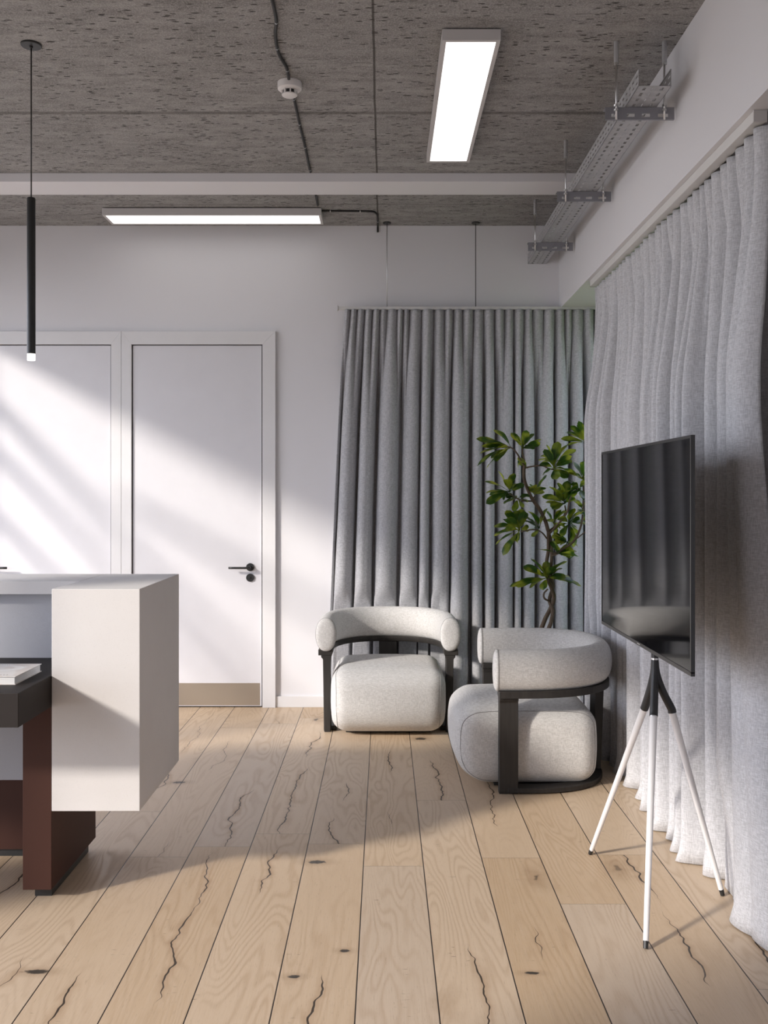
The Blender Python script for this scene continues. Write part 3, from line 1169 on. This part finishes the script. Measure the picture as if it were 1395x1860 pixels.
def conduit(name, ppx, label, clips, extra=(), r=0.0065):
    pts = [ceil_pt(*q) for q in ppx] + [Vector(q) for q in extra]
    sp = smooth_pts(pts, 5)
    bm = bmesh.new()
    tube(bm, sp, r, 10)
    o = finish(bm, name, M['cable'], smooth=True)
    tag(o, label, 'cable', 'black ceiling conduits')
    for cx_, cy_ in clips:
        c = ceil_pt(cx_, cy_)
        k = min(range(len(sp)), key=lambda i: (sp[i] - c).length)
        t = (sp[min(k + 1, len(sp) - 1)] - sp[max(k - 1, 0)]).normalized()
        q = sp[k]
        bm = bmesh.new()
        tube(bm, [q - t * 0.0025, q + t * 0.0025], r + 0.0016, 12)
        cl = finish(bm, 'clip', M['steel'], o, auto=True)
    return o


conduit('conduit', [(480, -60), (490, -20), (495, 3), (499, 20), (502, 40), (500, 60), (502, 80), (506, 97), (513, 110), (520, 122), (523, 135), (526, 150)],
        'black conduit snaking over the ceiling to the smoke detector', [(502, 38), (503, 86), (522, 127)])
conduit('conduit', [(528, 155), (534, 179), (544, 225), (554, 267), (562, 305), (564, 312.5)],
        'black conduit running from the smoke detector to the white beam', [(534, 179), (544, 225), (554, 267), (563, 308)])
conduit('conduit', [(573.5, 353), (575, 361), (577, 373)],
        'short black conduit between white beam and long light panel', [], r=0.0065)
e0 = ceil_pt(686, 404)
conduit('conduit', [(583, 383), (605, 383.3), (640, 383.6), (672, 384), (681, 386), (685, 391), (686, 400)],
        'black conduit from the light panel turning down the far wall', [(601, 383.3), (655, 383.8), (686, 402)],
        extra=[(e0.x, WY - 0.02, CZ - 0.008), (e0.x, WY - 0.008, CZ - 0.02), (e0.x, WY - 0.0075, CZ - 0.045)], r=0.006)

# ------------------------------------------------------------------ perforated cable tray
TX0, TX1, TY0, TY1, TZ = 0.949, 1.072, 3.574, 6.325, 2.925
TH = 0.062


def perforated(bm, us, vs_list, holes, fn, t):
    """plate over grid lines us x vs with rectangular holes; fn(u, v, w) -> point"""
    nu, nv = len(us), len(vs_list)
    top = [[bm.verts.new(fn(u, v, 0)) for v in vs_list] for u in us]
    bot = [[bm.verts.new(fn(u, v, t)) for v in vs_list] for u in us]
    solid = [[not holes(0.5 * (us[i] + us[i + 1]), 0.5 * (vs_list[j] + vs_list[j + 1])) for j in range(nv - 1)] for i in range(nu - 1)]
    for i in range(nu - 1):
        for j in range(nv - 1):
            if not solid[i][j]:
                continue
            a, b, c, d = top[i][j], top[i + 1][j], top[i + 1][j + 1], top[i][j + 1]
            e_, f_, g, h = bot[i][j], bot[i + 1][j], bot[i + 1][j + 1], bot[i][j + 1]
            bm.faces.new((a, b, c, d))
            bm.faces.new((h, g, f_, e_))
            if i == 0 or not solid[i - 1][j]:
                bm.faces.new((a, d, h, e_))
            if i == nu - 2 or not solid[i + 1][j]:
                bm.faces.new((c, b, f_, g))
            if j == 0 or not solid[i][j - 1]:
                bm.faces.new((b, a, e_, f_))
            if j == nv - 2 or not solid[i][j + 1]:
                bm.faces.new((d, c, g, h))
    for v in [v for v in bm.verts if not v.link_faces]:
        bm.verts.remove(v)


tray = empty('cable_tray', ((TX0 + TX1) / 2, 5.0, TZ))
tag(tray, 'perforated galvanised steel cable tray hung beside the right bulkhead', 'cable tray')
PITCH, SLOT = 0.050, 0.026
ys_ = [TY0]
y = TY0 + 0.012
k = 0
spans = []
while y + SLOT < TY1 - 0.008:
    spans.append((y, y + SLOT))
    ys_ += [y, y + SLOT]
    y += PITCH
ys_.append(TY1)
in_slot = lambda q: any(a < q < b for a, b in spans)
# bottom: two rows of long slots and short slits in the middle
rows = [(0.023, 0.034), (0.0580, 0.0615), (0.089, 0.100)]
us_ = sorted({0.0, TX1 - TX0, *[q for r_ in rows for q in r_]})
bm = bmesh.new()
perforated(bm, us_, ys_, lambda u, v: in_slot(v) and any(a < u < b for a, b in rows), lambda u, v, w_: Vector((TX0 + u, v, TZ + w_)), 0.0012)
local(finish(bm, 'tray_floor', M['galv']), tray)
for x, sg in ((TX0, 1), (TX1, -1)):
    rows2 = [(0.016, 0.023), (0.040, 0.047)]
    us2 = sorted({0.0, TH, *[q for r_ in rows2 for q in r_]})
    bm = bmesh.new()
    perforated(bm, us2, ys_, lambda u, v: in_slot(v) and any(a < u < b for a, b in rows2), lambda u, v, w_: Vector((x + sg * w_, v, TZ + u)), 0.0012)
    tube(bm, [(x + sg * 0.002, TY0, TZ + TH), (x + sg * 0.002, TY1, TZ + TH)], 0.003, 8)
    local(finish(bm, 'tray_side', M['galv']), tray)


def tray_hanger(Y, label):
    o = empty('tray_hanger', (1.0, Y, CZ))
    tag(o, label, 'bracket', 'cable tray hangers')
    zt, zb = 2.9235, 2.875
    x0, x1 = 0.869, 1.1405
    # channel bar with slotted face
    bm = bmesh.new()
    us = [x0, 0.893, 0.911, 0.9535, 0.985, 1.013, 1.045, 1.076, 1.116, x1]
    vs2 = [zb, zb + 0.010, zb + 0.023, zt]
    perforated(bm, us, vs2, lambda u, v: zb + 0.010 < v < zb + 0.023 and any(a < u < b for a, b in ((0.893, 0.911), (0.9535, 0.985), (1.013, 1.045), (1.076, 1.116))),
               lambda u, v, w_: Vector((u, Y - 0.014 + w_, v)), 0.0025)
    box(bm, x0, x1, Y - 0.0115, Y + 0.026, zt - 0.0025, zt)
    box(bm, x0, x1, Y - 0.0115, Y - 0.002, zb, zb + 0.0025)
    local(finish(bm, 'crossbar', M['zinc']), o)
    for x in (0.911, 1.100):
        bm = bmesh.new()
        tube(bm, [(x, Y - 0.020, zb - 0.002), (x, Y - 0.020, 3.10)], 0.0042, 8)
        rod = local(finish(bm, 'threaded_rod', M['steel'], smooth=True), o)
        bm = bmesh.new()
        lathe(bm, [(0.0095, 3.095), (0.0095, CZ)], (x, Y - 0.020, 0), 16)
        local(finish(bm, 'sleeve', M['galv'], auto=True), o)
        for z in (zt, zt - 0.018, 3.0875):
            bm = bmesh.new()
            lathe(bm, [(0.0095, z), (0.0095, z + 0.0075)], (x, Y - 0.020, 0), 6)
            local(finish(bm, 'nut', M['steel']), o)


tray_hanger(3.777, 'nearest steel hanger bar of the cable tray, close to the lit panel')
tray_hanger(4.824, 'middle steel hanger bar of the cable tray, in front of the white beam')
tray_hanger(5.794, 'farthest steel hanger bar of the cable tray, near the far wall')

# ------------------------------------------------------------------ television and stand
TXF = 0.888
tvz0, tvz1 = 0.8745, 1.574
ty0, ty1 = 2.771, 3.913
tv = empty('television', (TXF, (ty0 + ty1) / 2, tvz0))
tag(tv, 'flat black television turned towards the armchairs on a tripod stand', 'television')
b = 0.009
local(boxes('bezel', [(TXF, TXF + 0.012, ty0, ty1, tvz0, tvz0 + b + 0.003), (TXF, TXF + 0.012, ty0, ty1, tvz1 - b, tvz1),
                      (TXF, TXF + 0.012, ty0, ty0 + b, tvz0 + b, tvz1 - b), (TXF, TXF + 0.012, ty1 - b, ty1, tvz0 + b, tvz1 - b)], M['bezel']), tv)
local(boxes('screen', [(TXF + 0.0015, TXF + 0.010, ty0 + b, ty1 - b, tvz0 + b, tvz1 - b)], M['screen']), tv)
local(boxes('rear_housing', [(TXF + 0.0102, TXF + 0.040, 2.95, 3.73, 0.93, 1.35)], M['bezel'], bevel=0.012, segs=3), tv)
local(boxes('maker_mark', [(TXF - 0.0004, TXF + 0.001, 3.325, 3.360, tvz0 + 0.004, tvz0 + 0.008)], M['steel']), tv)

st = empty('television_stand', (0.935, 3.342, 0))
tag(st, 'white-legged tripod television stand with black hub', 'television stand')
HXc, HYc = 0.945, 3.342
bm = bmesh.new()
tube(bm, [(HXc, HYc, 0.83), (HXc, HYc, 1.28)], 0.0125, 20)
local(finish(bm, 'pole', M['black'], smooth=False, auto=True), st)
boxp = boxes('mount_plate', [(TXF + 0.0402, HXc - 0.010, HYc - 0.10, HYc + 0.10, 1.08, 1.26)], M['black'], bevel=0.004)
local(boxp, st)
bm = bmesh.new()
lathe(bm, [(0.0135, 0.826), (0.0135, 0.832)], (HXc, HYc, 0), 24)
local(finish(bm, 'collar_ring', M['steel'], auto=True), st)
feet = [(0.804, 3.725), (0.807, 2.953), (1.180, 3.345)]
tops = []
bmh = bmesh.new()
for fx_, fy_ in feet:
    d = Vector((fx_ - HXc, fy_ - HYc, 0))
    dn = d.normalized()
    # leg axis from the foot up to the hub
    foot = Vector((fx_, fy_, 0.012))
    head = Vector((HXc, HYc, 0)) + dn * 0.060 + Vector((0, 0, 0.645))
    tops.append((foot, head, dn))
    ax = (head - foot).normalized()
    prong = smooth_pts([Vector((HXc, HYc, 0.826)), Vector((HXc, HYc, 0.775)) + dn * 0.006, Vector((HXc, HYc, 0.715)) + dn * 0.027, head + ax * 0.012, head - ax * 0.004], 6)
    rads = [0.0128 + 0.002 * (i / len(prong)) for i in range(len(prong))]
    tube(bmh, prong, rads, 16)
local(finish(bmh, 'hub', M['black'], auto=True), st)
for foot, head, dn in tops:
    ax = (head - foot).normalized()
    bm = bmesh.new()
    tube(bm, [foot + ax * 0.012, foot + ax * 0.2, head - ax * 0.006], [0.0088, 0.0098, 0.0128], 20)
    lg = local(finish(bm, 'leg', M['legwhite'], auto=True), st)
    bm = bmesh.new()
    tube(bm, [head - ax * 0.0065, head - ax * 0.003], [0.0134, 0.0134], 20)
    local(finish(bm, 'leg_ring', M['steel'], auto=True), st)
    bm = bmesh.new()
    tube(bm, [foot - ax * 0.010, foot + ax * 0.012], [0.0075, 0.0088], 16)
    local(finish(bm, 'foot', M['black'], auto=True), st)

# ------------------------------------------------------------------ plant
PY = 5.72
plant = empty('potted_tree', (0.985, PY, 0))
tag(plant, 'leafy green rubber tree with twisted trunk in the curtain corner', 'plant')
bm = bmesh.new()
lathe(bm, [(0.10, 0.0), (0.115, 0.01), (0.145, 0.27), (0.150, 0.30), (0.138, 0.30), (0.132, 0.275)], (0.985, PY, 0), 40)
local(finish(bm, 'pot', M['pot'], auto=True), plant)
bm = bmesh.new()
lathe(bm, [(0.130, 0.262), (0.131, 0.272), (0.02, 0.280)], (0.985, PY, 0), 32)
local(finish(bm, 'soil', M['soil'], auto=True), plant)


def pp(x, y, dy=0.0):
    return px(x, y, PY + dy)


bark = bmesh.new()


def limb(pts, r0, r1, k=6):
    sp = smooth_pts(pts, k)
    n_ = len(sp)
    tube(bark, sp, [r0 + (r1 - r0) * i / (n_ - 1) for i in range(n_)], 10)


base = Vector((0.985, PY, 0.27))
limb([base + Vector((-0.02, 0, 0)), pp(982, 1160), pp(988, 1130, .01), pp(1000, 1105, .02), pp(1006, 1085, 0), pp(1001, 1066, -.015), pp(995, 1048, 0), pp(993, 1022, .01), pp(996, 1000, .01), pp(996, 965, 0)], 0.014, 0.010)
limb([base + Vector((0.02, 0.01, 0)), pp(994, 1160, -.01), pp(1001, 1130, -.02), pp(1004, 1108, 0), pp(998, 1090, .02), pp(1004, 1066, .01), pp(1000, 1040, -.01), pp(1002, 1015, -.01), pp(1001, 985, .01), pp(996, 965, 0)], 0.013, 0.009)
limb([pp(998, 1092, .01), pp(989, 1087, 0), pp(988, 1078, 0), pp(995, 1070, -.01)], 0.006, 0.005)
limb([pp(996, 965, 0), pp(990, 945, 0), pp(980, 925, 0), pp(966, 905, 0), pp(957, 885, .01), pp(952, 868, 0), pp(952, 850, 0), pp(954, 845, 0)], 0.0115, 0.009)
limb([pp(954, 848, 0), pp(947, 838, -.02), pp(940, 825, -.04), pp(930, 814, -.05), pp(920, 811, -.06)], 0.006, 0.004)
limb([pp(953, 850, 0), pp(952, 835, .03), pp(949, 822, .03), pp(949, 815, .03)], 0.007, 0.004)
limb([pp(954, 850, 0), pp(968, 847, -.02), pp(985, 846, -.03), pp(996, 851, -.05), pp(1006, 853, -.06)], 0.005, 0.004)
limb([pp(970, 910, 0), pp(958, 910, -.03), pp(945, 908, -.05), pp(925, 897, -.07)], 0.005, 0.0035)
limb([pp(968, 907, 0), pp(971, 902, .03), pp(972, 899, .04)], 0.005, 0.003)
limb([pp(996, 965, 0), pp(1008, 957, .02), pp(1018, 948, .03), pp(1027, 930, .03), pp(1026, 918, .02)], 0.007, 0.004)
limb([pp(996, 972, 0), pp(1015, 950, -.05), pp(1030, 930, -.06), pp(1036, 905, -.05), pp(1050, 888, -.05)], 0.006, 0.004)
limb([pp(1003, 1008, 0), pp(1018, 1000, -.03), pp(1040, 985, -.04), pp(1052, 965, -.03), pp(1058, 940, -.02), pp(1060, 900, 0), pp(1060, 860, .01), pp(1064, 820, .02), pp(1066, 806, .02)], 0.008, 0.004)
limb([pp(993, 978, 0), pp(985, 968, -.04), pp(972, 962, -.06), pp(945, 966, -.08)], 0.005, 0.003)
limb([pp(1000, 1010, 0), pp(1008, 1008, -.05), pp(1014, 1006, -.05)], 0.004, 0.003)
limb([pp(1048, 978, -.04), pp(1058, 970, -.05), pp(1066, 964, -.05)], 0.004, 0.003)
limb([pp(1000, 1068, 0), pp(996, 1060, -.03), pp(994, 1052, -.05)], 0.005, 0.004)
local(finish(bark, 'trunk', M['bark'], smooth=True), plant)

leaf_bm = bmesh.new()
uvl = leaf_bm.loops.layers.uv.new('UVMap')


def leaf(base, direction, length, width, droop=0.35, roll=0.0, fold=0.18):
    d = direction.normalized()
    side = d.cross(Vector((0, 0, 1)))
    if side.length < 0.1:
        side = Vector((1, 0, 0))
    side.normalize()
    side = Matrix.Rotation(roll, 3, d) @ side
    up = side.cross(d).normalized()
    NL, NW = 9, 4
    grid = []
    # petiole
    pet = 0.18 * length
    tube(leaf_bm, [base, base + d * (pet + 0.004)], [0.0018, 0.0014], 5)
    for i in range(NL + 1):
        t = i / NL
        wprof = 1.52 * t ** 0.85 * (1 - t) ** 0.42 if 0 < t < 1 else 0.0
        if i == NL:
            wprof = 0.0
        cen = base + d * (pet + t * length) - up * (droop * length * t * t)
        row = []
        for j in range(NW + 1):
            u = -1 + 2 * j / NW
            off = side * (u * wprof * width * 0.62) + up * (fold * abs(u) * wprof * width * 0.5) + up * (0.004 * math.sin(t * 9 + u * 2) * wprof)
            row.append((cen + off, (u * 0.5 + 0.5, t)))
        grid.append(row)
    vg = [[leaf_bm.verts.new(p) for p, _ in row] for row in grid]
    for i in range(NL):
        for j in range(NW):
            f = leaf_bm.faces.new((vg[i][j], vg[i][j + 1], vg[i + 1][j + 1], vg[i + 1][j]))
            for lp, (a, b_) in zip(f.loops, ((i, j), (i, j + 1), (i + 1, j + 1), (i + 1, j))):
                lp[uvl].uv = grid[a][b_][1]


def leaf_px(x0, y0, x1, y1, dy0=0.0, dy1=0.0, w=0.045, roll=0.0, droop=0.25):
    """a leaf whose stalk starts and whose tip ends at the given places"""
    a, b_ = pp(x0, y0, dy0), pp(x1, y1, dy1)
    d = b_ - a
    L = d.length / 1.18
    d = d + Vector((0, 0, droop * L * 0.8))
    leaf(a, d, L, w, droop, roll)


def whorl(x, y, dy, tips, w=0.050):
    w *= 1.22
    tips = list(tips)
    for tx, ty in list(tips):
        if R.random() < 0.5:
            tips.append((x + (tx - x) * R.uniform(0.55, 0.95) + R.uniform(-9, 9), y + (ty - y) * R.uniform(0.55, 0.95) + R.uniform(-10, 8)))
    for i, (tx, ty) in enumerate(tips):
        leaf_px(x, y, tx, ty, dy, dy + R.uniform(-0.07, 0.05), w * R.uniform(0.9, 1.15), R.uniform(-0.9, 0.9), R.uniform(0.12, 0.4))


# leaf clusters read off the plant, tips by place
whorl(928, 813, -.05, [(866, 797), (872, 822), (868, 843), (882, 848), (902, 776), (903, 826), (875, 808)])
whorl(949, 815, .03, [(930, 785), (966, 786), (983, 797), (941, 783), (972, 812)])
whorl(949, 832, 0, [(938, 848), (957, 850)], 0.05)
whorl(1006, 850, -.06, [(998, 806), (1018, 815), (990, 815), (980, 843), (985, 862), (1045, 860), (1030, 868), (1010, 870), (1012, 800), (1036, 828), (1040, 836)])
whorl(1012, 838, .02, [(982, 826), (1025, 805), (1046, 815), (1037, 822), (978, 835)])
whorl(1066, 805, .03, [(1057, 760), (1037, 772), (1028, 784), (1022, 798), (1030, 808), (1052, 764), (1064, 770)], 0.04)
whorl(1060, 872, -.02, [(1044, 838), (1062, 836), (1050, 866), (1034, 858), (1068, 850)], 0.052)
whorl(926, 893, -.07, [(882, 873), (884, 894), (886, 916), (908, 855), (930, 858), (893, 902), (952, 880), (912, 906)])
whorl(940, 905, -.05, [(914, 914), (934, 928), (958, 912), (962, 900), (918, 900), (950, 922)])
whorl(971, 899, .04, [(990, 862), (968, 878), (957, 882), (984, 884)], 0.05)
whorl(1026, 915, .02, [(1003, 880), (986, 902), (1005, 925), (1040, 874), (1030, 872), (1052, 886), (1012, 890), (1044, 902), (1020, 874)])
whorl(1052, 888, -.04, [(1035, 870), (1066, 872), (1064, 908), (1040, 902), (1022, 896), (1062, 880), (1036, 886)], 0.04)
whorl(944, 963, -.08, [(897, 955), (899, 988), (913, 1008), (918, 926), (916, 940), (936, 926), (953, 928), (937, 982), (960, 958), (899, 972)])
whorl(980, 959, -.02, [(954, 938), (968, 925), (990, 922), (968, 974), (957, 965), (952, 945)])
whorl(1005, 950, .03, [(1016, 925), (994, 928), (1030, 960), (1012, 970), (1025, 925)], 0.05)
whorl(1034, 950, -.03, [(1005, 962), (1012, 940), (1066, 950), (1060, 925), (1050, 970), (1040, 922), (1045, 990), (1018, 975)])
whorl(1030, 985, .02, [(1008, 985), (1020, 1008), (1050, 992), (1044, 968), (1012, 968), (1035, 1012), (1002, 972)])
whorl(1013, 1006, -.05, [(972, 997), (1002, 982), (1052, 1010), (1048, 1000), (1010, 980)], 0.036)
whorl(993, 1050, -.05, [(950, 1030), (968, 1012), (975, 1018), (1024, 1016), (1020, 1030), (961, 1067), (926, 1065), (1054, 1064), (1040, 1052), (985, 1070), (965, 1035), (1008, 1022), (990, 1020)], 0.05)
whorl(1058, 925, 0, [(1066, 900), (1048, 910), (1064, 945)], 0.04)
local(finish(leaf_bm, 'foliage', M['leaf'], smooth=True), plant)

# ------------------------------------------------------------------ hedge and ground outside the windows
hb = bmesh.new()
bmesh.ops.create_grid(hb, x_segments=70, y_segments=30, size=1)
for v in hb.verts:
    yy, zz = v.co.x * 3.0 + 6.0, v.co.y * 1.4 + 1.2
    v.co = Vector((3.3 + 0.35 * mnoise.noise(Vector((yy * 2.2, zz * 2.2, 1))) + 0.16 * mnoise.noise(Vector((yy * 8, zz * 8, 3))), yy, zz))
tag(finish(hb, 'hedge', plain('hedge_green', (0.16, 0.26, 0.05), 0.9), smooth=True, solid=0.4), kind=S)
tag(boxes('ground', [(GX + 0.2, 30, -12, 25, -0.3, -0.2)], M['ground']), kind=S)
